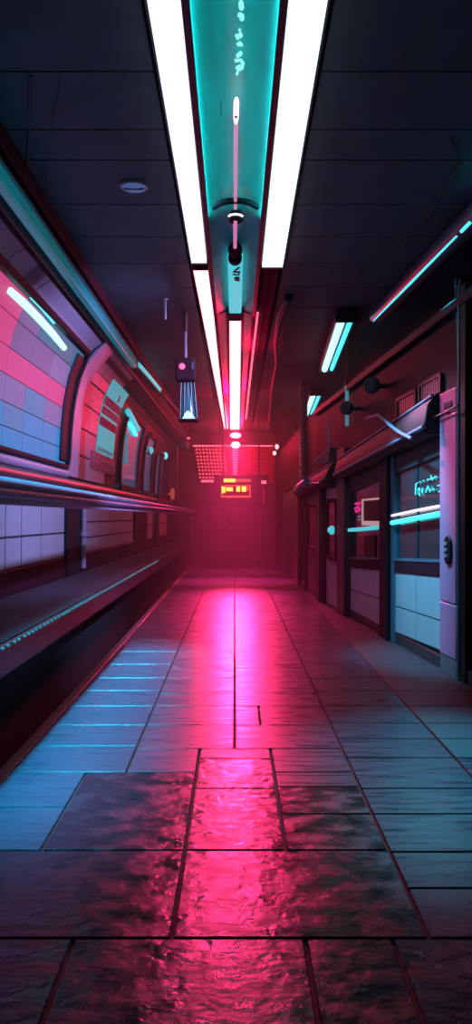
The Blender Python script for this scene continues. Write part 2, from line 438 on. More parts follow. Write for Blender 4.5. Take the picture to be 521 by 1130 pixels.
# carriage windows past the poster
def slim_window(n, pxa, pxb, z0, z1, label_light=None):
    y0 = L(pxa, 500)[0]; y1 = L(pxb, 500)[0]
    w = thing('window_%d' % n, None, None, (XL(y0, z0), (y0 + y1) / 2, z0)); del w['label']; del w['category']; w['kind'] = 'structure'
    m = MB(); m.ring(XL, 1, y0, y1, z0, z1, .10, .22, -.02, .06); m.build('window_frame', M['dark_red'], w, bevel=.01)
    m = MB(); m.slab(XL, 1, y0 + .04, y1 - .04, z0 + .04, z1 - .04, 0, .02, 1, 10, 0, True); m.build('pane', M['glass_blue'], w)
    return y0, y1
slim_window(2, 131, 152, 1.66, 3.0)
slim_window(3, 157.5, 168, 1.66, 2.95)
slim_window(4, 172, 182.5, 1.66, 2.75)
pole = thing('door_pole', 'slim maroon pole between the two farthest carriage windows', 'pole', (XL(20, 1), L(169.5, 560)[0], .5))
m = MB(); yy = L(169.5, 560)[0]; m.tube([(XL(yy, z) + .10, yy, z) for z in (.5, 1.4, 2.0, 2.4, 2.7)], .045, 12); m.build('pole_shaft', M['cabinet'], pole)
def reflected(pts, r, mt, label, t=.05):  # reflections in the carriage window, built as glowing tubes
    m = MB(); m.tube([on_left(a, b, t) for a, b in pts], r, 10); return tag(m.build('neon_tube', M[mt]), label, 'neon tube')
reflected(((138, 454), (142, 461), (149, 474)), .05, 'cyan_soft', 'slanting soft cyan tube in the carriage window beside the poster', .05)
reflected(((139, 467), (143, 473), (147, 480)), .035, 'cyan_tube', 'short bright cyan tube below the slanting one in the carriage window beside the poster', .05)
reflected(((136.5, 478), (136.2, 500), (136, 512)), .025, 'cyan_dim', 'dim upright teal tube in the carriage window beside the poster', .05)
for px, py, r, mt, lb in ((163.5, 497, .10, 'cyan_soft', 'round cyan lamp in the first slim carriage window'), (180, 503, .11, 'cyan_tube', 'bright cyan lamp in the farthest slim carriage window')):
    Y, Z = L(px, py); x = XL(Y, Z)
    t = thing('window_lamp', lb, 'lamp', (x + .02, Y, Z))  # cyan reflections in the slim windows, built as small lamps
    m = MB(); m.lathe((x + .018, Y, Z), (1, -.3, 0), [(r * .9, 0), (r, .01), (r, .03), (r * .9, .035)], 18); m.build('lamp_rim', M['gunmetal'], t)
    m = MB(); m.lathe((x + .045, Y, Z), (1, -.3, 0), [(r * .8, 0), (r * .75, .03), (r * .5, .055), (.01, .065)], 18); m.build('bulb', M[mt], t)

# poster
def quad_left(m, px0, py0, px1, py1, t0, t1, mi=0):
    (a, za), (b, zb) = L(px0, (py0[0] + py0[1]) / 2), L(px1, (py1[0] + py1[1]) / 2)
    zb0 = L(px0, py0[1])[1]; zt0 = L(px0, py0[0])[1]; zb1 = L(px1, py1[1])[1]; zt1 = L(px1, py1[0])[1]
    m.slab(XL, 1, a, b, lambda y: zb0 + (zb1 - zb0) * (y - a) / (b - a), lambda y: zt0 + (zt1 - zt0) * (y - a) / (b - a), t0, t1, 1, 6, mi)
pY0, pY1 = L(112, 440)[0], L(130, 455)[0]
po = thing('poster', 'cyan poster with rows of purple lettering on the lilac wall panel', 'poster', (XL(pY0, 2), (pY0 + pY1) / 2, 2.2))
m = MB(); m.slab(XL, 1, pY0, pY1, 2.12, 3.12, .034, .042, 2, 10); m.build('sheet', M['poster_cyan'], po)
def glyph_row(z0, z1, ya, yb, n, seed, mt, par, t0=.041, t1=.046):
    rnd = random.Random(seed); w = (yb - ya) / n; h = z1 - z0
    for k in range(n):
        a = ya + k * w; m = MB(); c = a + w * (.08 + .4 * rnd.random())
        m.slab(XL, 1, c, c + w * .2, z0, z1, t0, t1)
        for q in range(2):
            c = z0 + h * (q * .5 + rnd.random() * .25); m.slab(XL, 1, a + w * .05, a + w * .82, c, c + h * .2, t0, t1)
        m.build('character', M[mt], par)
m = MB(); m.slab(XL, 1, pY0 + .02, pY1 - .02, 2.66, 2.90, .040, .044, 1, 4); m.slab(XL, 1, pY0 + .02, pY1 - .02, 2.50, 2.62, .040, .044, 1, 3); m.build('title_band', M['ink_purple'], po)
glyph_row(2.79, 2.88, pY0 + .06, pY1 - .06, 6, 3, 'ink_pale', po, .043, .048)
glyph_row(2.68, 2.76, pY0 + .06, pY1 - .06, 7, 5, 'ink_pale', po, .043, .048)
glyph_row(2.52, 2.60, pY0 + .06, pY1 - .06, 8, 9, 'ink_red', po, .043, .048)
glyph_row(2.14, 2.20, pY0 + .06, pY1 - .06, 9, 12, 'ink_purple', po)
m = MB(); m.slab(XL, 1, pY1 - .55, pY1 - .45, 2.93, 3.05, .041, .045, 1, 3); m.build('emblem', M['ink_purple'], po)
qY0, qY1 = L(99, 470)[0], L(127, 478)[0]; qm = L(110, 475)[0]
nt_ = thing('notice', 'small pale notice with red blocks and a grid, under the cyan poster', 'notice', (XL(qY0, 2), (qY0 + qY1) / 2, 1.95))
m = MB(); m.slab(XL, 1, qY0, qY1, 1.86, 2.11, .034, .042, 2, 3); m.build('sheet', M['poster_paper'], nt_)
m = MB(); m.slab(XL, 1, qY0 + .03, (qY0 + qm) / 2 - .02, 1.92, 2.10, .040, .046); m.slab(XL, 1, (qY0 + qm) / 2 + .02, qm, 1.92, 2.10, .040, .046); m.build('red_block', M['ink_red'], nt_)
glyph_row(1.95, 2.08, qY0 + .05, qm - .03, 2, 20, 'ink_pale', nt_, .045, .05)
glyph_row(2.05, 2.09, qm + .06, qY1 - .05, 10, 23, 'ink_red', nt_)
m = MB()
for k in range(10):
    a = qY0 + .03 + (qY1 - qY0 - .06) * k / 9; m.slab(XL, 1, a - .008, a + .008, 1.87, 1.92, .040, .046)
for z in (1.868, 1.893, 1.918): m.slab(XL, 1, qY0 + .03, qY1 - .03, z - .004, z + .004, .040, .046)
m.build('grid_lines', M['black'], nt_)
glyph_row(1.93, 2.03, qm + .06, qY1 - .05, 7, 31, 'ink_purple', nt_)

# handrail in front of the ledge
hr = thing('handrail', 'long double pipe handrail with a flat lower strip along the ledge', 'handrail', (-1.13, 10, 1.3))
hx = lambda y: -1.16 + .0045 * (y - 4)
ys = [1.2, 4, 8, 12, 16, 20, 22.3]
m = MB(); m.tube([(hx(y), y, 1.372) for y in ys], .034, 16); m.build('pipe', M['steel'], hr)
m = MB(); m.tube([(hx(y) + .012, y, 1.325) for y in ys], .024, 16); m.build('pipe', M['steel'], hr)
m = MB()
m.slab(lambda Y, Z: hx(Y), 1, 1.2, 22.3, 1.265, 1.302, -.03, .0, 4, 1); m.build('strip', M['lilac'], hr, bevel=.006)
for y in (3.2, 20.6):
    m = MB(); m.tube([(hx(y) - .035, y, .50), (hx(y) - .035, y, 1.36)], .028, 12)
    m.lathe((hx(y) - .035, y, .50), (0, 0, 1), [(.06, 0), (.06, .012), (.03, .03)], 14); m.build('support_post', M['cabinet'], hr)

# conduits where the left wall meets the ceiling
cd = thing('ceiling_conduit', 'teal painted square conduit running high along the left wall', 'conduit', (-1.4, 8, 3.3))
def cx_l(y): return XL(y, 3.3) + .13
m = MB()
for (a, b) in ((1.5, 11.2),):
    m.slab(lambda Y, Z: cx_l(Y), 1, a, b, 3.25, 3.36, -.05, .02, 6, 1)
m.build('conduit_body', mat('teal_paint', (.03, .30, .36), .3, .2, emit=(.0, .22, .28), strength=.35), cd, bevel=.012)  # conduit paint given a faint teal glow
m = MB(); m.slab(lambda Y, Z: cx_l(Y), 1, 1.5, 11.2, 3.365, 3.385, -.05, .03, 6, 1); m.build('cover_strip', M['metal'], cd)
lt = thing('strip_light', 'short cyan strip light high on the left wall above the carriage windows', 'light', (-1.35, 13.5, 3.2))
m = MB(); m.tube([on_left(a, b, .10) for a, b in ((145, 402), (158, 416), (170, 430))], .03, 12); m.build('tube', M['cyan_soft'], lt)
m = MB(); m.tube([on_left(a, b, .055) for a, b in ((143, 400), (158, 416), (172, 432))], .045, 10); m.build('housing', M['gunmetal'], lt)
m = MB(); m.tube([(XL(y, 3.28) + .03, y, 3.28) for y in (1.5, 6, 12, 18, 22.2)], .02, 12)
tag(m.build('wall_pipe', M['cabinet']), 'dark maroon pipe just below the teal conduit on the left wall', 'pipe')
m = MB(); m.tube([on_left(a, b, .10) for a, b in ((172, 434), (185, 447), (193, 455))], .025, 10)
tag(m.build('wall_pipe', M['steel']), 'thin pale pipe continuing from the short strip light to the back', 'pipe')

# ------------------------------------------------------------------ ceiling
m = MB(); m.box(-1.6, 2.7, .3, YB, ZC + .03, ZC + .12, 1)
rows = [.6, 1.4, 2.2, 2.9, 3.58, 4.28, 4.92, 5.34, 6.1, 6.8, 7.5, 8.3, 9.1, 9.9, 10.8, 11.7, 12.7, 13.7, 14.8, 16, 17.2, 18.5, 20, 21.2, YB]
for a, b in zip(rows, rows[1:]):
    for x0, x1 in ((-1.55, -.42), (.45, 2.6)):
        m.box(x0 + .004, x1 - .004, a + .008, b - .008, ZC, ZC + .04, 0)
m.build('ceiling', [M['ceiling'], M['ceiling_gap']], kind='structure')
# trough between the tubes
def trough(y0, y1, w, dep, mt, name):
    m = MB(); n = 14; vs = []; fs = []
    for y in (y0, y1):
        for k in range(n + 1):
            t = -1 + 2 * k / n; vs.append((w * t, y, 3.47 + dep * (1 - t * t)))
    for k in range(n): fs.append((k, k + 1, n + 2 + k, n + 1 + k))
    m.add(vs, fs, 0, True)
    for s in (-1, 1):
        m.box(min(s * (w - .028), s * (w + .008)), max(s * (w - .028), s * (w + .008)), y0, y1, 3.455, 3.465, 1); m.box(min(s * w, s * (w + .008)), max(s * w, s * (w + .008)), y0, y1, 3.465, 3.60, 1)
    return m
tp = thing('ceiling_trough', 'glossy teal curved trough between the two big white tubes', 'ceiling panel', (0, 5, 3.5))
trough(1.0, 9.2, .225, .075, None, '').build('trough_shell', [M['teal'], M['gunmetal']], tp)
for sx in (-1, 1):
    m = MB(); m.tube([(sx * .209, 1.2, 3.477), (sx * .209, 6.2, 3.477)], .008, 8); m.build('light_strip', glow('teal_strip', (.02, .75, .75), 30), tp)  # strips added behind the lip to brighten the trough
tp2 = thing('ceiling_trough', 'grey curved trough continuing between the red-lit tubes at the back', 'ceiling panel', (0, 14, 3.5))
trough(9.2, 21.4, .225, .06, None, '').build('trough_shell', [M['grey_shell'], M['dark_red']], tp2)

def tube_light(x0, x1, y0, y1, xb0, xb1, mt, label, fr, group=None, z=3.47):
    t = thing('ceiling_light', label, 'light', ((x0 + x1) / 2, (y0 + y1) / 2, 3.5), group)
    mts = mt if isinstance(mt, list) else [mt]; n = len(mts)
    for k, mm in enumerate(mts):
        f0 = k / n; f1 = (k + 1) / n; ya = y0 + (y1 - y0) * f0; yb = y0 + (y1 - y0) * f1
        a0 = x0 + (xb0 - x0) * f0; a1 = x0 + (xb0 - x0) * f1; b0 = x1 + (xb1 - x1) * f0; b1 = x1 + (xb1 - x1) * f1
        m = MB(); m.hexa([(a0, ya, z), (a0, ya, z + .06), (a1, yb, z), (a1, yb, z + .06), (b0, ya, z), (b0, ya, z + .06), (b1, yb, z), (b1, yb, z + .06)])
        m.build('diffuser', mm, t)
    m = MB(); g = .018
    m.hexa([(x0 - g, y0 - g, z + .035), (x0 - g, y0 - g, ZC + .02), (xb0 - g, y1 + g, z + .035), (xb0 - g, y1 + g, ZC + .02),
            (x1 + g, y0 - g, z + .035), (x1 + g, y0 - g, ZC + .02), (xb1 + g, y1 + g, z + .035), (xb1 + g, y1 + g, ZC + .02)])
    for (a, b, y) in ((x0, x1, y0), (xb0, xb1, y1)):
        m.box(a - .006, b + .006, y - .02, y + .02, z - .006, z + .05)
    m.build('housing', fr, t)
    return t
tube_light(-.385, -.235, 1.6, 7.30, -.385, -.25, M['tube_left'], 'long glowing white tube left of the teal trough, nearest the viewer', M['gunmetal'])
tube_light(.235, .395, 1.6, 7.42, .25, .435, M['tube_right'], 'long glowing white tube right of the teal trough', M['gunmetal'])
tube_light(-.38, -.25, 7.46, 20.9, -.26, -.17, [M['tube_red_near'], M['tube_red_mid'], M['tube_red']], 'slanting red-white tube running on behind the left white tube', M['dark_red'])
tube_light(-.058, .072, 9.30, 20.9, -.115, .125, [M['tube_red_near'], M['tube_red_mid'], M['tube_red']], 'centre red-white tube at the far end of the trough', M['dark_red'], z=3.45)
ct = thing('ceiling_light', 'short cyan light panel with dark marks in front of the centre tube', 'light', (0, 8.2, 3.47))
m = MB(); m.box(-.062, .075, 7.20, 9.02, 3.455, 3.53); m.build('diffuser', M['cyan_soft'], ct, bevel=.01)
m = MB(); m.box(-.075, .088, 9.04, 9.28, 3.45, 3.54); m.build('end_clip', M['dark_red'], ct, bevel=.01)
zz = 3.452
def flat_stroke(m, pts, r, z=zz, n=6, h=.006):
    m.tube([(x, y, z) for x, y in pts], r, n)
def cpt(px, py): q = PZ(px, py, zz); return (q.x, q.y)
m = MB(); flat_stroke(m, [cpt(264, 295), cpt(262, 296.5), cpt(258, 300), cpt(261, 300), cpt(264.5, 299.5), cpt(263.5, 303), cpt(257, 302.5)], .010)
m.build('character', M['black'], ct)
m = MB(); flat_stroke(m, [cpt(259.5, 306), cpt(263, 306), cpt(263.5, 309), cpt(260.5, 309), cpt(259.7, 306.5)], .013)
m.build('character', M['black'], ct)

# fittings down the middle of the trough
ZM = 3.50
def mpt(px, py, z=ZM): q = PZ(px, py, z); return (q.x, q.y, q.z)
sg = thing('ceiling_sign', 'column of small glowing teal-white marks in the teal trough', 'sign', mpt(264, 40))  # reflections in the trough, built as glowing marks
def mark(pts, r):
    m = MB(); m.tube([mpt(a, b) for a, b in pts], r, 8); m.build('mark', M['teal_mark'], sg)
mark([(266, 3), (266.5, 9)], .012); mark([(263.5, 16), (267, 17.5), (267, 21)], .011)
mark([(264, 32.5), (265, 33.5)], .006); mark([(261, 39), (262.5, 42.5)], .009); mark([(265, 37), (266, 40)], .009); mark([(262, 49), (265, 47), (267, 49.5), (262.5, 49.5)], .008)
mark([(262, 62), (266, 58.5)], .010); mark([(259, 67), (266, 66.5), (268, 70), (267, 75), (262, 78), (261.5, 75), (265, 73)], .009); mark([(261, 81), (262.5, 81.5)], .009)
rd = thing('hanging_rod_light', 'slim pink rod with a white bulb tip in the middle of the teal trough', 'light', mpt(261, 170, 3.46))
m = MB(); a = Vector(mpt(261, 109, 3.47)); b = Vector(mpt(260.3, 136, 3.47)); m.tube([a, a + (b - a) * .12, a + (b - a) * .8, b], [.011, .016, .016, .009], 12); m.build('bulb', M['pink_white'], rd)
m = MB(); c = a + (b - a) * .6; m.lathe(c + Vector((0, 0, -.017)), (0, 0, -1), [(.010, 0), (.008, .003)], 10); m.build('bulb_mark', M['black'], rd)
m = MB(); m.tube([mpt(260.5, 136, 3.47), mpt(260, 185, 3.47), mpt(259.8, 230, 3.47)], .012, 10); m.build('rod', M['pink_rod'], rd)
m = MB(); m.tube([mpt(259.8, 243, 3.47), mpt(259.4, 276, 3.47)], .015, 10); m.build('rod', M['pink_rod'], rd)
m = MB(); m.tube([mpt(252.5, 238.5, 3.45), mpt(255, 237, 3.45), mpt(260, 236.3, 3.45), mpt(265, 237, 3.45), mpt(267.5, 238.5, 3.45)], .009, 8); m.build('glowing_ring', M['pink_white'], rd)
m = MB(); m.lathe(Vector(mpt(260, 244, 3.47)), (0, 0, 1), [(.05, -.005), (.06, .01), (.06, .04), (.04, .07)], 18); m.build('cap', M['dark_red'], rd)
m = MB(); arc = [mpt(236, 229, 3.475), mpt(244, 224, 3.475), mpt(252, 222, 3.475), mpt(260, 221.5, 3.475), mpt(268, 222, 3.475), mpt(276, 224, 3.475), mpt(284, 228.5, 3.475)]
m.tube(arc, .022, 10); m.build('bracket', M['dark_red'], rd)
m = MB(); p = Vector(mpt(259.5, 281, 3.46)); m.lathe(p, (0, 1, 0), [(.05, -.16), (.06, -.15), (.06, -.1), (.025, -.08), (.025, .04), (.06, .06), (.06, .12), (.05, .13)], 16); m.build('coupling', M['dark_red'], rd)
m = MB(); m.tube([mpt(243.5, 112, 3.50), mpt(244, 121, 3.50), mpt(243, 129, 3.50)], .004, 6); tag(m.build('wire_clip', M['steel']), 'tiny bent wire clip left of the white bulb tip in the trough', 'clip')
# thin red-lit rails right of the centre tube; pink sheen built as glow
m = MB(); m.tube([PZ(284.5, 345, 3.46), PZ(278, 400, 3.46), PZ(271.5, 462, 3.46)], [.012, .016, .022], 8)
tag(m.build('neon_line', M['pink_line']), 'thin pink glowing line along the right edge of the far trough', 'neon tube')
m = MB(); m.tube([PZ(319, 328, 3.5), PZ(309, 352, 3.44), PZ(304, 378, 3.46), PZ(305.5, 400, 3.48), PZ(300, 430, 3.5), PZ(296.5, 474, 3.5)], [.05, .05, .03, .025, .025, .025], 8)
tag(m.build('ceiling_cable', M['cabinet']), 'sagging maroon cable duct on the ceiling right of the centre tube', 'cable')
m = MB(); m.box(.27, .41, 7.5, 21, 3.5, 3.56); m.box(.30, .32, 7.5, 21, 3.47, 3.5); m.build('trim_7', M['dark_red'], kind='structure')

# ceiling bits on the left
q = PZ(148, 207, ZC - .02)
dl = thing('ceiling_disc_light', 'round pale blue disc on the ceiling left of the white tube', 'light', (q.x, q.y, ZC))
m = MB(); m.lathe((q.x, q.y, ZC), (0, 0, -1), [(.105, -.005), (.105, .015), (.09, .02)], 28); m.build('rim', M['grey_shell'], dl)
m = MB(); m.lathe((q.x, q.y, ZC - .015), (0, 0, -1), [(.09, 0), (.08, .012), (.04, .018), (.005, .02)], 28); m.build('disc', M['blue_disc'], dl)
m = MB(); m.box(q.x - .07, q.x + .07, q.y - .02, q.y + .0, ZC - .037, ZC - .028); m.build('slot', M['gunmetal'], dl)
def zcable(pts, r, label, z=ZC - .012):
    m = MB(); m.tube([PZ(a, b, z) for a, b in pts], r, 6); return tag(m.build('ceiling_cable', M['black']), label, 'cable')
zcable([(33, 84), (32, 120), (32, 150), (28, 195)], .007, 'thick dark cable hanging along the ceiling nearest the left wall')
zcable([(66, 86), (63, 110), (58, 130), (57, 142)], .004, 'thin crooked dark cable on the ceiling right of the thick one')
zcable([(53, 160), (51, 215)], .004, 'short straight dark cable on the ceiling near the teal conduit')
zcable([(498, 152), (509, 180), (495, 200), (474, 236), (440, 276)], .006, 'dark bent cable on the ceiling above the long cyan tube')

# lantern hanging on the left
q = PZ(205, 341, ZC)
ln = thing('hanging_lantern', 'hanging lantern with a long rod and cyan-lit ribbed glass, left of the red tubes', 'lantern', (q.x, q.y, ZC))
Yl = q.y
def lp_(px, py): return P(px, py, Yl)
m = MB(); m.tube([lp_(204, 342), lp_(205, 366)], [.028, .02], 12); m.build('rod_sleeve', M['cabinet'], ln)
m = MB(); m.tube([lp_(204.6, 340), lp_(205, 396)], .016, 12); m.build('rod', M['lilac'], ln)
a = lp_(194, 396); b = lp_(216, 421)
m = MB(); m.box(a.x, b.x, Yl - .09, Yl + .09, b.z, a.z); m.build('box', M['dark_red'], ln, bevel=.02)
m = MB(); c = lp_(201.5, 406); m.lathe((c.x, Yl - .09, c.z), (0, -1, 0), [(.034, 0), (.034, .012), (.02, .022)], 16); m.build('pink_indicator', M['pink_dot'], ln)
m = MB(); c = lp_(213, 405); m.box(c.x - .012, c.x + .012, Yl - .1, Yl - .085, c.z - .04, c.z + .04); m.build('latch', M['steel'], ln)
t_, b_ = lp_(198, 423).z, lp_(198, 463).z; cxl = lp_(207, 440).x
m = MB()
for k in range(5):
    x = cxl - .07 + k * .036
    m.tube([(x, Yl - .05, t_), (x + .006 * (k - 1), Yl - .06, (t_ + b_) / 2), (x + .012 * (k - 1), Yl - .06, b_)], .012, 8)
m.build('glass_rib', M['gunmetal'], ln)
m = MB(); m.tube([(cxl, Yl, t_), (cxl + .01, Yl, b_ + .2), (cxl + .015, Yl, b_ + .01)], [.05, .075, .09], 16); m.build('glass', mat('lantern_glass', (.06, .12, .15), .2, emit=(.05, .5, .6), strength=.12), ln)
m = MB(); m.tube([(cxl + .01, Yl - .03, b_ + .10), (cxl + .015, Yl - .03, b_ + .005)], [.05, .075], 14); m.build('bulb', M['cyan_white'], ln)
m = MB(); m.box(cxl - .10, cxl + .12, Yl - .1, Yl + .1, b_ - .02, b_); m.build('base', M['dark_red'], ln, bevel=.006)
q = PZ(182.5, 330, ZC); m = MB(); m.tube([(q.x, q.y, ZC), (q.x, q.y, ZC - .22)], .012, 8); m.lathe((q.x, q.y, ZC), (0, 0, -1), [(.03, 0), (.025, .015)], 12)
tag(m.build('sprinkler_pipe', M['lilac']), 'short thin pipe stub hanging from the ceiling left of the lantern', 'pipe')

# ------------------------------------------------------------------ right ceiling lamps
def fixture(pa, pb, label, w=.10, ntube=2, mt='cyan_white'):
    """pa far end, pb near end as points"""
    a = Vector(pa); b = Vector(pb); d = (b - a).normalized(); s = Vector((d.y, -d.x, 0)).normalized()
    if s.x < 0: s = -s
    t = thing('fluorescent_light', label, 'light', (a + b) / 2)
    up = Vector((0, 0, 1))
    m = MB(); e_ = d * .06
    def hx8(c0, c1, hw, z0, z1): return [p + s * k * hw + up * z for k in (-1, 1) for p in (c0, c1) for z in (z0, z1)]
    m.hexa(hx8(a - e_, b + e_, w, .02, .09)); m.build('housing', M['gunmetal'], t, bevel=.012)
    for k in range(ntube):
        o = s * (w * (-.42 + .84 * k / max(1, ntube - 1))) if ntube > 1 else s * 0
        m = MB(); m.tube([a + o, b + o], w * (.36 if k == 0 else .22), 14); m.build('tube', M[mt if k == 0 else 'cyan_tube'], t)
    for p in (a, b):
        m = MB(); m.hexa(hx8(p - d * .04, p + d * .04, w * 1.05, -.045, .095)); m.build('end_cap', M['black'], t, bevel=.01)
    for f in (.2, .8):
        p = a + (b - a) * f; m = MB(); m.tube([p + up * .08, Vector((p.x, p.y, ZC + .01))], .012, 8); m.build('stem', M['gunmetal'], t)
    return t
fixture(PZ(383, 351, 3.42), PZ(362, 408, 3.42), 'twin cyan fluorescent light hanging right of the red tubes', .125)
fixture(PZ(350, 434, 3.42), PZ(341, 457, 3.42), 'smaller cyan fluorescent light hanging farther back than the twin one', .13, 2)
lg = thing('long_tube_light', 'long slanting tube lamp with a thin cyan lit line, high on the right', 'light', PZ(470, 292, 3.42))
A0 = PZ(414, 351, 3.42); A1 = PZ(540, 222, 3.42); d = (A1 - A0).normalized()
A1 = A0 + d * 6.2 if (A1 - A0).length > 6.2 else A1
m = MB(); m.tube([A0, A0 + d * .08, A1], [.05, .085, .09], 18); m.build('tube_casing', mat('lamp_casing', (.16, .2, .26), .35, .3), lg)
off = Vector((-.048, -.02, -.062))
m = MB(); q0 = A0 + d * .12 + off; q1 = PZ(501, 254, 3.36); L1 = (q1 - A0).length
m.tube([q0, q0 + d * L1 * .5, q0 + d * L1 * .92], [.008, .013, .012], 10); m.build('lit_line', M['cyan_tube'], lg)
m = MB(); m.tube([q0 + d * L1 * .95, q0 + d * L1 * 1.02], [.016, .016], 10); m.build('lit_line', M['cyan_tube'], lg)
m = MB(); m.tube([q0 + d * L1 * 1.05, q0 + d * L1 * 1.3], [.024, .022], 10); m.build('lit_line', M['cyan_tube'], lg)
for f in (.15, .6):
    p = A0 + (A1 - A0) * f; m = MB(); m.tube([p, Vector((p.x, p.y, ZC + .01))], .014, 8); m.build('stem', M['gunmetal'], lg)
Yh = 10.0; a = P(383, 423, Yh); b = P(383, 470, Yh)
hs = thing('hanging_tube', 'short upright cyan tube hanging below the twin fluorescent light', 'light', (a.x, Yh, a.z))
m = MB(); m.tube([a, b], .022, 12); m.build('tube', M['cyan_dim'], hs)
m = MB(); m.tube([(a.x, Yh, ZC), a], .006, 6); m.build('wire', M['black'], hs)
m = MB(); m.tube([a + Vector((0, 0, .03)), a - Vector((0, 0, .03))], .026, 12); m.build('end_cap', M['black'], hs)

# ------------------------------------------------------------------ right wall and shop fronts
m = MB()
yk = [.3, 3, 6, 9, 12.5, 13.7, 15, 18, YB]
for a, b in zip(yk, yk[1:]): m.slab(XR, -1, a, b, -.05, 2.86, -.12, 0, 1, 1); m.slab(XR, -1, a, b, 2.80, 2.86, -.80, 0, 1, 1); m.slab(XR, -1, a, b, 2.86, 3.6, -.80, -.68, 1, 1)
m.build('wall_right', mat('right_wall_paint', (.012, .010, .014), .6, vary=.3, scale=6, spec=.2), kind='structure')
S = -1
zw = lambda y: .735 - .042 * (y - 6.4)         # top of the white lower panels
zs_ = lambda y: zw(y) + .11                     # window sill
zt = lambda y: 1.70 - .06 * (y - 6.4)           # window head
zk = lambda y: .13 - .03 * (y - 6.4)
m = MB()
for a, b in ((5.0, 12.4), (12.6, 22)): m.slab(XR, S, a, b, 0, .10, 0, .035, 4, 1)
m.build('baseboard_right', M['gunmetal'], kind='structure', bevel=.006)
def Rr(px, py=650): return R(px, py)[0]
def shop_bay(y0, y1, cols, row, label, win, names):
    t = thing('kiosk', label, 'kiosk', (XR(y0), (y0 + y1) / 2, 0))
    m = MB(); g = .006
    m.slab(XR, S, y0, y1, .10, zw, 0, .02, 1, 1, 1)
    ys = [y0] + cols + [y1]
    for a, b in zip(ys, ys[1:]):
        m.slab(XR, S, a + g, b - g, lambda y: zk(y) + .02, lambda y: zw(y) * row - g, .01, .035, 1, 1, 0); m.slab(XR, S, a + g, b - g, lambda y: zw(y) * row + g, zw, .01, .035, 1, 1, 0)
    m.build('lower_panel', [M['white_tile'], M['tile_gap']], t)
    m = MB(); m.slab(XR, S, y0, y1, zw, zs_, 0, .045); m.build('red_band', M['dark_red'], t, bevel=.006)
    w = MB(); w.slab(XR, S, y0, y1, zs_, zt, 0, .018, 2, 1); wo = w.build('window', M['glass_dark'], t)
    m = MB(); m.slab(XR, S, y0, y1, lambda y: zs_(y), lambda y: zs_(y) + .025, .0, .05); m.build('sill', M['steel'], wo)
    if cols:
        m = MB(); c = cols[0]; m.slab(XR, S, c - .008, c + .008, zs_, zt, .0, .03); m.build('mullion', M['gunmetal'], wo)
    m = MB(); m.slab(XR, S, y0, y1, zt, lambda y: zt(y) + .22, 0, .04); m.build('header', M['wall_dark'], t, bevel=.006)
    return t
yP0, yP1 = Rr(513), Rr(494)       # pink pillar
yb0, yb1 = Rr(494), Rr(440)
shop_bay(yb0 + .01, yb1, [Rr(464)], .52, 'nearest shop front bay with a wide dark window and white tiled base', True, None)
ya0, ya1 = Rr(424), Rr(390)
shop_bay(ya0, ya1, [], .55, 'second shop front bay with a framed screen in its window', True, None)
# small tile joints of the second bay
# posts
def rpost(y0, y1, z1, t, mt, label, nm='shop_post'):
    m = MB(); m.slab(XR, S, y0, y1, 0, z1, 0, t); return tag(m.build(nm, M[mt], bevel=.012), label, 'post')
rp = thing('shop_post', 'dark double post between the two nearest shop front bays', 'post', (XR(8), 8.1, 0))
m = MB(); m.slab(XR, S, Rr(437), Rr(428), 0, 1.95, 0, .09); m.build('post_body', M['dark_frame'], rp, bevel=.012)
m = MB(); m.slab(XR, S, Rr(440.5), Rr(437.5), 0, 1.95, 0, .055); m.build('edge_strip', M['steel'], rp)
m = MB(); m.slab(XR, S, Rr(427.5), Rr(424.5), 0, 1.95, 0, .055); m.build('edge_strip', M['steel'], rp)
rpost(Rr(388.5), Rr(380), 2.06, .10, 'cabinet', 'tall mauve post at the far end of the framed-screen shop bay')
m = MB(); m.slab(XR, S, Rr(521), Rr(515.5), 0, 2.9, 0, .05, mi=0); m.slab(XR, S, Rr(514.8), Rr(513.4), 0, 2.9, 0, .06, mi=1)
tag(m.build('shop_post', [M['dark_frame'], mat('teal_edge', (.04, .22, .28), .3, .3)], bevel=.006), 'dark post with a teal edge at the near end of the shop fronts', 'post')
# pink pillar / service door
dr = thing('service_door', 'narrow pale lilac service door with a black oval handle', 'door', (XR(6.2), 6.2, 0))
def ztp(y): return 2.19
m = MB()
for a, b in ((.14, .545), (.552, 1.985), (1.992, 2.17)): m.slab(XR, S, yP0 + .005, yP1 - .005, a, b, 0, .065)
m.build('door_leaf', mat('pink_enamel', (.85, .26, .50), .3, vary=.08, scale=3), dr, bevel=.010)
m = MB(); m.slab(XR, S, yP0 + .005, yP1 - .005, 0, .14, 0, .06); m.build('kick_plate', M['grey_shell'], dr, bevel=.006)
hy, hz = R(505.5, 607)
m = MB(); m.poly(XR, S, [(hy + .075 * math.cos(k * math.pi / 12) * (1 if abs(math.cos(k * math.pi / 12)) > .3 else .9), hz + .075 * math.sin(k * math.pi / 12) + (.035 if math.sin(k * math.pi / 12) > 0 else -.035)) for k in range(24)], .06, .085)
h_ = m.build('handle', M['black'], dr, bevel=.006)
m = MB()
for dz in (-.045, .0, .045): m.slab(XR, S, hy - .025, hy + .03, hz + dz - .014, hz + dz + .014, .08, .098)
m.build('handle_grip', M['lilac'], h_, bevel=.004)
sy, sz = R(505, 447)
m = MB(); m.slab(XR, S, sy - .075, sy + .11, sz - .018, sz + .03, .06, .072); m.build('label_slot', M['black'], dr, bevel=.004)
m = MB(); m.lathe((XR(sy) - .066, sy + .02, sz - .06), (-1, 0, 0), [(.01, 0), (.01, .006)], 10); m.build('screw', M['black'], dr)
# wall above the shops: dark upper fascia, grilles
m = MB(); m.slab(XR, S, 5.0, 12.4, 2.75, 2.83, 0, .06, 4, 1); m.build('trim_8', M['dark_frame'], kind='structure', bevel=.01)

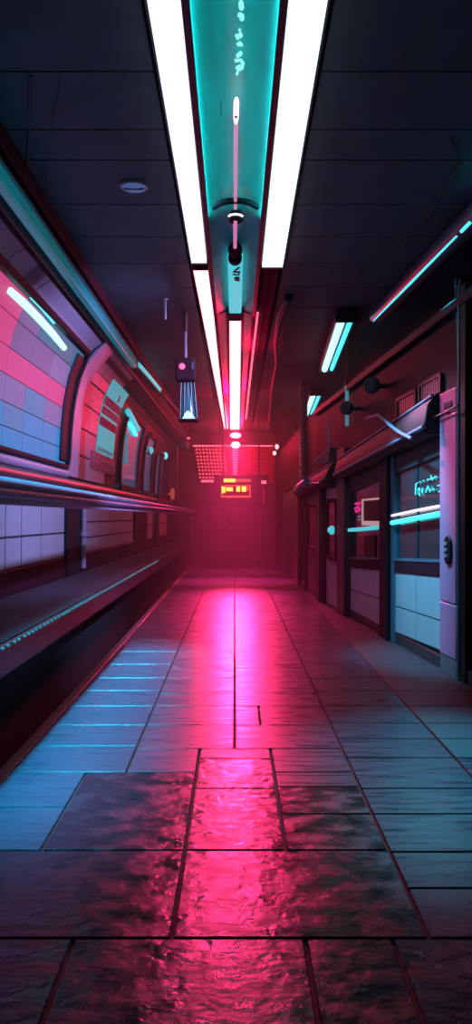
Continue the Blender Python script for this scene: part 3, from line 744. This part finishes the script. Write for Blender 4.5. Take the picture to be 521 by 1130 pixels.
# reflections built as tubes inside the shop windows
def on_right(px, py, t=.03):
    Y, Z = R(px, py); return (XR(Y, Z) - t, Y, Z)
def reflected_right(pts, r, mt, label, t=.06, nm='neon_tube', cat='neon tube'):
    m = MB(); m.tube([on_right(a, b, t) for a, b in pts], r, 10); return tag(m.build(nm, M[mt]), label, cat)
reflected_right([(439.5, 577), (466, 572), (493, 567)], .022, 'cyan_tube', 'cyan tube across the nearest shop window, lower of the pair')
reflected_right([(439.5, 569), (466, 563.5), (493, 558.5)], .012, 'pink_white', 'pale white bar just above the cyan tube in the nearest shop window')
reflected_right([(391, 585), (408, 583.5), (423, 582)], .022, 'cyan_soft', 'dim cyan tube under the framed screen in the second shop window')
ns = thing('neon_sign', 'cyan handwritten neon lettering in the nearest shop window', 'sign', on_right(478, 540))  # lettering mirrored in the glass, built as glowing strokes
def stroke(pts, r=.009):
    r *= .62
    m = MB(); m.tube([on_right(a, b, .035) for a, b in pts], r, 8); m.build('letter_stroke', M['cyan_tube'], ns)
stroke([(463.5, 534), (463, 540), (463, 546)]); stroke([(463.5, 534), (466, 532.5)], .006); stroke([(467.5, 531.5), (469, 532)], .006); stroke([(471, 530.5), (473, 530.5)], .006)
stroke([(476, 529.5), (481, 528), (486.5, 526)], .008); stroke([(480, 524.5), (481, 527), (482, 530)], .006)
stroke([(465.5, 541), (467, 538.5), (468, 541), (468, 547), (466, 544), (466, 541)], .009); stroke([(470.5, 538.5), (470.5, 544)], .008)
stroke([(474.5, 543), (477, 536.5), (479.5, 542.5)], .009); stroke([(481, 540.5), (484, 539.5)], .008); stroke([(488, 536), (492, 535)], .008); stroke([(489, 542.5), (492, 541.5)], .009)
# framed screen in the second bay
sc_ = thing('wall_screen', 'square dark screen with a pale pink frame in the second shop window', 'screen', on_right(414, 566))
ysA, ysB = R(423.5, 565)[0], R(404, 565)[0]
zA = R(414, 577)[1]; zB = R(414, 552)[1]
m = MB(); m.slab(XR, S, ysA, ysB, zA + .02, zB, .02, .04); m.build('panel', M['black'], sc_)
m = MB(); m.slab(XR, S, ysA, ysB, zA - .03, zA + .02, .02, .05); m.slab(XR, S, ysB - .05, ysB, zA + .02, zB, .02, .05); m.slab(XR, S, ysA, ysB, zB, zB + .02, .02, .05); m.build('frame', glow('pale_frame', (1, .55, .55), .45), sc_)
gs = thing('neon_glyph', 'small magenta glowing squiggle beside the framed screen', 'sign', on_right(397, 560))
m = MB(); m.tube([on_right(a, b, .03) for a, b in ((395, 556), (400, 555), (397, 559), (400, 562), (396, 565), (394.5, 561), (398, 560))], .012, 8); m.build('letter_stroke', glow('magenta', (1, .03, .35), .7), gs)
m = MB()
for py in (570, 573.5): m.tube([on_right(398.5, py, .03), on_right(401, py - .3, .03)], .008, 6)
m.build('letter_dash', M['cyan_dim'], gs)
m = MB(); m.slab(XR, S, Rr(405), Rr(417), lambda y: zs_(y) + .03, lambda y: zs_(y) + .26, .018, .03); tag(m.build('dark_poster', M['black']), 'dark upright sheet below the framed screen in the second shop window', 'poster')

# awnings
def awning(y0, y1, zlo, zhi, out, label, mt='awning', end=None):
    t = thing('awning', label, 'awning', (XR((y0 + y1) / 2), (y0 + y1) / 2, zlo(y0)))
    m = MB(); vs = []; n = 8
    prof = [(0.0, 0, 0), (out * .8, 0, 0), (out, 0, .03), (out, 0, .09), (out * .85, 1, -.10), (out * .45, 1, -.01), (0, 1, 0)]
    for k in range(n + 1):
        y = y0 + (y1 - y0) * k / n
        for o, top, dz in prof: vs.append((XR(y) - o, y, (zhi(y) if top else zlo(y)) + dz))
    c = len(prof); fs = [tuple(range(c)), tuple(range(n * c, n * c + c))[::-1]]
    for k in range(n):
        for i in range(c): fs.append((k * c + i, k * c + (i + 1) % c, (k + 1) * c + (i + 1) % c, (k + 1) * c + i))
    m.add(vs, fs); m.build('hood', M[mt], t, bevel=.01)
    m = MB(); m.tube([(XR(y) - out - .004, y, zlo(y) + .06) for y in (y0, (y0 + y1) / 2, y1)], .018, 10); m.build('edge_tube', M['steel'], t)
    m = MB(); m.tube([(XR(y) - out * .62, y, zhi(y) - .035) for y in (y0, (y0 + y1) / 2, y1)], .016, 10); m.build('top_rail', M['steel'], t)
    return t
awning(6.45, 10.2, lambda y: 1.86 - .05 * (y - 6.4), lambda y: 2.20 - .06 * (y - 6.4), .17, 'long dark awning over the two nearest shop bays')
aw = awning(10.5, 13.6, lambda y: 1.64 - .03 * (y - 10.5), lambda y: 1.93 - .05 * (y - 10.5), .22, 'farther dark awning with a glossy blue rounded front end')
m = MB(); m.tube([(XR(13.4) - .22, 13.4, 1.62), (XR(12.6) - .24, 12.6, 1.66), (XR(11.9) - .25, 11.9, 1.72)], [.05, .075, .05], 14); m.build('blue_end', M['blue_gloss'], aw)
m = MB(); q = on_right(376, 533, .27); m.tube([q, on_right(365, 533, .27), on_right(361, 527, .27)], .016, 8); m.build('bracket', M['blue_gloss'], aw)
bx = thing('roof_box', 'small pointed lilac box standing on the farther awning', 'box', on_right(366, 505, .1))
m = MB(); a = Vector(on_right(373, 507, .12)); b = Vector(on_right(360, 508, .12))
m.hexa([(a.x, a.y, a.z - .05), (a.x, a.y, a.z + .16), (b.x - .08, b.y, b.z - .06), (b.x - .08, b.y, b.z - .02), (a.x + .12, a.y, a.z - .05), (a.x + .12, a.y, a.z + .16), (b.x + .05, b.y, b.z - .06), (b.x + .05, b.y, b.z - .02)])
m.build('box_body', M['cabinet'], bx, bevel=.012)
m = MB(); m.tube([a + Vector((0, 0, .1)), a + Vector((0, 0, .55))], .014, 8); m.build('mast', M['lilac'], bx)
w_ = [on_right(a, b, .1) for a, b in ((478, 452), (492, 461), (507, 455), (521, 447))]
m = MB(); m.tube(w_, .007, 6); tag(m.build('cable', M['black']), 'dark cable sagging across the top of the lilac service door', 'cable')
w_ = [on_right(a, b, .23) for a, b in ((430, 462), (445, 458), (460, 470), (472, 478), (486, 484))]
m = MB(); m.tube(w_, .016, 8); tag(m.build('cable', M['steel']), 'pale bent cable lying over the long dark awning', 'cable')
# grilles, loudspeakers, cables on the dark upper wall
def grille(pxa, pxb, z0, z1, label):
    y0, y1 = Rr(pxb, 440), Rr(pxa, 440)
    t = thing('wall_grille', label, 'vent', (XR(y0), (y0 + y1) / 2, z0))
    m = MB(); m.ring(XR, S, y0, y1, z0, z1, .03, .035, 0, .03); m.build('frame', M['gunmetal'], t)
    m = MB(); n = 9
    for k in range(n):
        a = y0 + .04 + (y1 - y0 - .08) * k / n; m.slab(XR, S, a, a + (y1 - y0) / n * .5, z0 + .03, z1 - .03, 0, .02)
    m.build('louvre', M['metal'], t)
grille(465, 490, 2.10, 2.36, 'nearest louvred grille on the dark wall above the long awning')
grille(440, 462, 2.12, 2.34, 'second louvred grille above the long awning, behind the nearest one')
def speaker(px, py, r, label):
    Y, Z = R(px, py); x = XR(Y)
    t = thing('loudspeaker', label, 'loudspeaker', (x, Y, Z))
    ax = Vector((-.55, -.83, 0)).normalized(); c = Vector((x - .16, Y, Z))
    m = MB(); m.lathe(c, -ax, [(r, 0), (r * 1.02, .03), (r * .7, .09), (r * .4, .12)], 24); m.build('shell', M['gunmetal'], t)
    m = MB(); m.lathe(c, ax, [(r * .9, 0), (r * .85, .012), (r * .3, .02), (.005, .022)], 24); m.build('cone', M['black'], t)
    m = MB()
    for k in range(5):
        o = -.7 + 1.4 * k / 4; h = r * .85 * math.sqrt(1 - o * o); s = Vector((ax.y, -ax.x, 0))
        m.tube([c + ax * .024 + s * o * r * .9 + Vector((0, 0, -h)), c + ax * .024 + s * o * r * .9 + Vector((0, 0, h))], .006, 6)
    m.build('guard', M['metal'], t)
    m = MB(); m.tube([c - ax * .1, Vector((x, Y + .05, Z))], .025, 10); m.build('arm', M['gunmetal'], t)
speaker(427, 425, .085, 'round caged loudspeaker on the dark wall above the long awning')
speaker(397, 450, .08, 'smaller round caged loudspeaker farther back beside the cyan hanging tube')
for k, pts in enumerate((((505.5, 308), (506, 330), (508, 370), (510, 420)), ((511, 308), (508.5, 325), (509, 360), (512, 420)))):
    m = MB(); m.tube([on_right(a, b, .02) for a, b in pts], .007, 6)
    tag(m.build('cable', M['steel']), 'thin pale cable hanging down the wall above the service door, %s of the two' % ('farther' if k == 0 else 'nearer'), 'cable')

# farther doors and columns on the right
def rdoor(n, pxa, pxb, z1, mt, win=None):
    y0, y1 = Rr(pxb, 640), Rr(pxa, 640)
    t = thing('door_%d' % n, None, None, (XR(y0), (y0 + y1) / 2, 0)); del t['label']; del t['category']; t['kind'] = 'structure'
    m = MB(); m.slab(XR, S, y0 + .03, y1 - .03, .0, z1, 0, .045, 2, 1); m.build('door_leaf', M[mt], t, bevel=.012)
    m = MB(); m.slab(XR, S, y0, y0 + .05, 0, z1 + .05, 0, .08); m.slab(XR, S, y1 - .05, y1, 0, z1 + .05, 0, .08); m.slab(XR, S, y0, y1, z1, z1 + .06, 0, .08); m.build('door_frame', M['dark_red'], t)
    if win:
        m = MB(); m.ring(XR, S, y0 + .18, y1 - .18, win[0], win[1], .05, .10, .04, .075); wf = m.build('window_frame', M['dark_red'], t)
        m = MB(); m.slab(XR, S, y0 + .2, y1 - .2, win[0] + .03, win[1] - .03, .04, .055); m.build('pane', M['glass_dark'], wf)
    else:
        m = MB(); m.tube([(XR(y0 + .2) - .07, y0 + .2, .85), (XR(y0 + .2) - .07, y0 + .2, 1.05)], .012, 8); m.build('door_handle', M['steel'], t)
rdoor(1, 363, 379.5, 1.6, 'lilac', (.62, 1.45))
rdoor(2, 342, 357, 1.6, 'cabinet', (.7, 1.4))
rdoor(3, 314, 334, 1.75, 'cabinet')
rpost(Rr(361.5, 650), Rr(358, 650), 1.62, .12, 'cabinet', 'slim mauve post between the two farther shop doors')
m = MB(); c = on_right(374.5, 585, .08); m.lathe(c, (-1, -.5, 0), [(.05, 0), (.06, .03), (.03, .07), (.004, .08)], 14)
tag(m.build('window_lamp', M['cyan_soft']), 'small pale lamp in the window of the nearer far door', 'lamp')
pc = thing('corrugated_duct', 'upright corrugated duct rising to the ceiling behind the blue-ended awning', 'duct', (.93, 13.9, 1.6))
x0 = P(335, 500, 13.9).x
prof = []
z = 1.58
while z < 3.54:
    prof += [(.062, z - 1.58), (.074, z - 1.58 + .02)]; z += .04
m = MB(); m.lathe((x0, 13.9, 1.58), (0, 0, 1), prof, 16); m.build('duct_hose', M['grey_shell'], pc)
m = MB(); m.lathe((x0, 13.9, 1.55), (0, 0, 1), [(.085, 0), (.085, .06)], 16); m.build('collar', M['steel'], pc)
m = MB(); m.tube([(x0, 13.9, 1.57), (XR(13.9), 13.9, 1.57)], .04, 10); m.build('bracket', M['gunmetal'], pc)

# ------------------------------------------------------------------ back wall
m = MB(); m.box(-2.2, 2.2, YB, YB + .15, -.62, 3.7); m.build('wall_back', mat('maroon_plaster', (.07, .042, .058), .5, vary=.25, scale=2, bump=.1), kind='structure')
def B(px, py, Y=YB): return P(px, py, Y)
# dark double door
a = B(232, 558); b = B(288, 619)
dd = thing('door_4', None, None, (0, YB, 0)); del dd['label']; del dd['category']; dd['kind'] = 'structure'
mx = B(259, 600).x
m = MB(); m.box(a.x, mx - .01, YB - .06, YB, 0, a.z); m.build('door_leaf', M['cabinet'], dd, bevel=.01)
m = MB(); m.box(mx + .01, b.x, YB - .06, YB, 0, a.z); m.build('door_leaf', M['cabinet'], dd, bevel=.01)
m = MB(); m.box(a.x - .08, a.x, YB - .09, YB, 0, a.z + .08); m.box(b.x, b.x + .08, YB - .09, YB, 0, a.z + .08); m.box(a.x, b.x, YB - .09, YB, a.z, a.z + .08); m.build('door_frame', M['gunmetal'], dd)
a = B(252, 560, YB - .2); b = B(265.5, 577, YB - .2)
m = MB(); m.box(a.x, b.x, YB - .2, YB - .07, b.z, a.z); bxo = m.build('meter_box', M['cabinet'], bevel=.04)
tag(bxo, 'small rounded dark box on the back doors below the amber display', 'box')
# perforated panel
pf = thing('perforated_screen', 'red backlit perforated screen across the top of the back wall', 'screen', (0, YB, 2.3))
m = MB(); a = B(213, 492); b = B(222, 533); c = B(302, 533); d_ = B(305, 492); yf = YB - .10
m.add([(v.x, y, v.z) for y in (YB - .02, yf) for v in (a, b, c, d_)], [(0, 1, 2, 3), (7, 6, 5, 4), (0, 4, 5, 1), (1, 5, 6, 2), (2, 6, 7, 3), (3, 7, 4, 0)])
m.build('sheet', mat('red_sheet', (.30, .02, .05), .35, .3), pf)
def dots(px0, px1, nx, py0, py1, ny, w, h, nm, mt, drop=0, keep=1.0):
    m = MB(); rn = random.Random(4)
    for j in range(ny):
        for i in range(nx):
            if rn.random() > keep: continue
            px = px0 + (px1 - px0) * i / (nx - 1) + drop * j; py = py0 + (py1 - py0) * j / (ny - 1)
            q = B(px, py, yf); m.box(q.x - w, q.x + w, yf - .015, yf, q.z - h, q.z + h)
    m.build(nm, M[mt], pf)
dots(217, 246, 9, 496, 527, 9, .019, .019, 'dot_grid', 'pink_line', .5)
dots(268, 300, 8, 497, 526, 8, .02, .02, 'dot_grid', 'ink_red', -.2)
m = MB()
for j in range(12):
    py = 497 + j * 2.6; q = B(259.5, py, yf); m.box(q.x - .075 + .002 * j, q.x + .075 - .002 * j, yf - .02, yf, q.z - .018, q.z + .018)
m.build('lit_slot', M['pink_dot'], pf)
m = MB(); a = B(213, 492, yf); b = B(301, 492, yf); m.tube([(a.x, yf - .01, a.z), (b.x, yf - .01, b.z)], .022, 8); m.build('top_edge', M['pink_line'], pf)
m = MB(); a = B(222, 531, yf); b = B(236, 531, yf); m.box(a.x, b.x, yf - .03, yf, a.z - .03, a.z + .03); m.build('lit_strip', M['pink_line'], pf)
# display sign
YS = 19.5
ds = thing('display_sign', 'dark hanging display box with glowing amber characters in a red outline', 'sign', (.1, YS, 2.0))
def S_(px, py): return P(px, py, YS)
a = S_(236, 524); b = S_(296, 558)
m = MB(); m.box(a.x, b.x, YS, YS + .18, b.z, a.z); m.build('case', mat('sign_case', (.10, .012, .02), .4), ds, bevel=.02)
def led(nm, px0, py0, px1, py1, mt, dep=.014):
    a = S_(px0, py0); b = S_(px1, py1); m = MB(); m.box(a.x, b.x, YS - dep, YS + .01, b.z, a.z); m.build(nm, M[mt], ds)
led('amber_bar', 247, 528.3, 260, 532, 'amber'); led('amber_bar', 260.4, 528.8, 277, 531.5, 'orange_red')
m = MB()
for (p0, q0, p1, q1) in ((244, 547, 276.5, 549), (244, 535.5, 245, 549), (275.6, 535.5, 276.5, 549), (248, 535.5, 276.5, 536.3)):
    a = S_(p0, q0); b = S_(p1, q1); m.box(a.x, b.x, YS - .012, YS + .01, b.z, a.z)
m.build('outline', M['orange_red'], ds)
for p0, q0, p1, q1 in ((244.8, 537, 248.6, 544), (249.6, 537.8, 257, 542), (261, 536.8, 265, 542.5), (266.8, 536.8, 271.6, 542.5)): led('character', p0, q0, p1, q1, 'amber', .02)
led('character', 272.3, 537.5, 274.2, 541.5, 'orange_red', .018)
led('small_light', 288.5, 530.3, 294, 534, 'pink_line')
led('side_strip', 289.6, 538, 292.6, 556, 'ink_red')
for px in (246, 286):
    m = MB(); a = S_(px, 525); m.tube([(a.x, YS + .09, a.z), (a.x, YS + .09, ZC)], .015, 8); m.build('hanger', M['dark_red'], ds)
# small lamps at the back
def back_lamp(px, py, Y, r, label, mt='lamp_red', flat=.6):
    q = P(px, py, Y)
    t = thing('ceiling_lamp', label, 'lamp', (q.x, Y, q.z + .08))
    m = MB(); m.lathe((q.x, Y, q.z), (0, 0, -1), [(.004, -r * flat), (r * .7, -r * flat * .7), (r, 0), (r * .7, r * flat * .7), (.004, r * flat)], 18); m.build('bulb', M[mt], t)
    m = MB(); m.lathe((q.x, Y, q.z + r * flat * .8), (0, 0, 1), [(r * .7, 0), (r * .6, .05), (.03, .08)], 16); m.tube([(q.x, Y, q.z + .1), (q.x, Y, ZC)], .012, 8); m.build('holder', M['dark_red'], t)
back_lamp(260, 480.5, 20.8, .15, 'bright pink-white lamp hanging just behind the centre tube', flat=.5)
back_lamp(260, 491, 21.6, .13, 'second pink-white lamp hanging lower in front of the perforated screen', flat=.75)
back_lamp(208, 483.5, 21.2, .05, 'tiny pink lamp near the ceiling above the round mirror', 'pink_dot')
back_lamp(305.5, 493, 21.0, .06, 'small white lamp at the right corner of the perforated screen', 'pink_white', 1.2)
back_lamp(303, 500, 20.6, .05, 'smaller white lamp just below the one at the screen corner', 'pink_white', 1.2)
back_lamp(327, 478.5, 17, .05, 'tiny white lamp below the ceiling beside the corrugated duct', 'pink_white', .8)
# end post, mirror and orange lamp on the left
ep = thing('end_post', 'slim pale post standing at the far end of the left wall', 'post', (P(194.5, 600, 20.6).x, 20.6, 0))
xq = P(194.5, 600, 20.6).x
m = MB(); m.tube([(xq, 20.6, .5), (xq, 20.6, 3.0)], .04, 12); m.lathe((xq, 20.6, .5), (0, 0, 1), [(.09, 0), (.09, .02), (.045, .05)], 14); m.build('post_shaft', M['cabinet'], ep)
q = P(203, 491, 20.4)
mr = thing('convex_mirror', 'small round convex mirror on an arm from the end post', 'mirror', q)
m = MB(); m.lathe(q, (.1, -1, 0), [(.13, -.02), (.14, 0), (.12, .03), (.07, .055), (.004, .065)], 24); m.build('mirror_face', M['steel'], mr)
m = MB(); m.lathe(q, (.1, -1, 0), [(.12, -.05), (.15, -.03), (.155, .0), (.145, .012)], 24); m.build('rim', M['dark_red'], mr)
m = MB(); m.tube([q + Vector((0, .05, 0)), (xq, 20.6, q.z)], .015, 8); m.build('arm', M['steel'], mr)
Y_, Z_ = L(190.5, 545)
m = MB(); q = P(190.5, 545, 20.9); m.box(q.x - .045, q.x + .045, 20.85, 20.95, q.z - .14, q.z + .14)
m.box(q.x - .12, q.x, 20.95, 21.0, q.z - .03, q.z + .03)
tag(m.build('orange_lamp', glow('dim_orange', (.9, .10, .05), .5), bevel=.02), 'small upright orange-red lamp on the left just before the end post', 'lamp')

# ------------------------------------------------------------------ haze hanging at the far end
m = MB(); m.box(-2.3, 2.3, 8.5, YB - .02, -.45, 3.44)
hm = bpy.data.materials.new('haze'); hm.use_nodes = True; nt = hm.node_tree
for n in list(nt.nodes): nt.nodes.remove(n)
out = nt.nodes.new('ShaderNodeOutputMaterial'); vs = nt.nodes.new('ShaderNodeVolumeScatter')
vs.inputs['Color'].default_value = (.95, .9, .95, 1); vs.inputs['Density'].default_value = .019; vs.inputs['Anisotropy'].default_value = .35
nt.links.new(vs.outputs[0], out.inputs['Volume'])
tag(m.build('haze', hm), 'thin haze filling the far end of the platform around the red lights', 'haze', kind='stuff')

# ------------------------------------------------------------------ lamps' light, added spots that boost it, and unseen fills
def spot(name, loc, aim, col, power, size, blend=.4, rad=.08):
    l = bpy.data.lights.new(name, 'SPOT'); l.color = col; l.energy = power; l.spot_size = math.radians(size); l.spot_blend = blend; l.shadow_soft_size = rad
    o = bpy.data.objects.new(name, l); COL.objects.link(o); o.location = loc
    o.rotation_euler = (Vector(aim) - Vector(loc)).to_track_quat('-Z', 'Y').to_euler()
    return o
def point(name, loc, col, power, rad=.1):
    l = bpy.data.lights.new(name, 'POINT'); l.color = col; l.energy = power; l.shadow_soft_size = rad
    o = bpy.data.objects.new(name, l); COL.objects.link(o); o.location = loc
l = bpy.data.lights.new('conduit_light', 'AREA'); l.shape = 'RECTANGLE'; l.size = .05; l.size_y = 4.6; l.spread = math.radians(24); l.color = (.005, .52, .80); l.energy = 80  # cyan light added below the conduit for the left floor
o = bpy.data.objects.new('conduit_light', l); COL.objects.link(o); o.location = (-1.25, 5.3, 3.23); o.rotation_euler = (0, math.radians(-8), 0)
spot('right_tube_spot', (1.6, 6.6, 3.3), (1.08, 4.1, 0), (.005, .50, .75), 900, 30, 1.0)
spot('shop_spot', (.3, 6.7, 3.35), (1.66, 6.95, 1.0), (.08, .60, .85), 950, 44, .8)  # unseen light added to brighten the kiosk panels
spot('window_wall_spot', (1.2, 7.6, 3.1), (-2.0, 8.6, 1.7), (.40, .42, 1), 620, 84, .9)  # unseen cool light added to lift the left wall
spot('back_lamp_spot', (0.03, 20.6, 3.05), (0, 9.0, 0), (1, .025, .17), 3000, 20, 1.0, .15)
spot('near_tube_spot', (-.1, 9.4, 3.4), (0, 3.3, 0), (1, .015, .16), 330, 20, 1.0, .15)
for yy_, pw in ((10.8, 500), (13.0, 2600), (15.6, 4600), (18.3, 1700)):
    spot('red_tube_spot', (0.0, yy_, 3.40), (0, yy_ - .3, 0), (1, .025, .17), pw * .8, 48, 1.0, .12)
spot('centre_tube_spot', (.15, 8.6, 3.4), (1.62, 6.2, 1.75), (1, .28, .62), 420, 20, .8, .1)  # pink light added to tint the service door
point('back_lamp_glow', (0.03, 20.7, 3.15), (1, 0, .05), 130, .12)
point('red_tube_glow', (-.05, 15.5, 3.3), (1, 0, .06), 50, .12)
point('red_tube_glow', (.18, 11.0, 3.3), (1, 0, .08), 14, .12)

w = bpy.data.worlds.new('world'); scene.world = w; w.use_nodes = True
bg = w.node_tree.nodes['Background']; bg.inputs[0].default_value = (.20, .28, .5, 1); bg.inputs[1].default_value = .05

# ------------------------------------------------------------------ camera
cam = bpy.data.cameras.new('camera'); co = bpy.data.objects.new('camera', cam); COL.objects.link(co)
co.location = (0, 0, EYE); co.rotation_euler = (math.pi / 2, 0, 0)
cam.sensor_fit = 'VERTICAL'; cam.sensor_height = 24; cam.lens = 24 * F / 1130
cam.shift_x = 1.5 / 1130; cam.shift_y = 6 / 1130; cam.clip_start = .05; cam.clip_end = 100
scene.camera = co
vs_ = scene.view_settings
vs_.view_transform = 'Standard'; vs_.look = 'None'; vs_.gamma = 1; vs_.use_curve_mapping = False; vs_.exposure = 0
scene.cycles.max_bounces = 8; scene.cycles.volume_bounces = 0; scene.cycles.use_denoising = True
scene.cycles.sample_clamp_indirect = 6
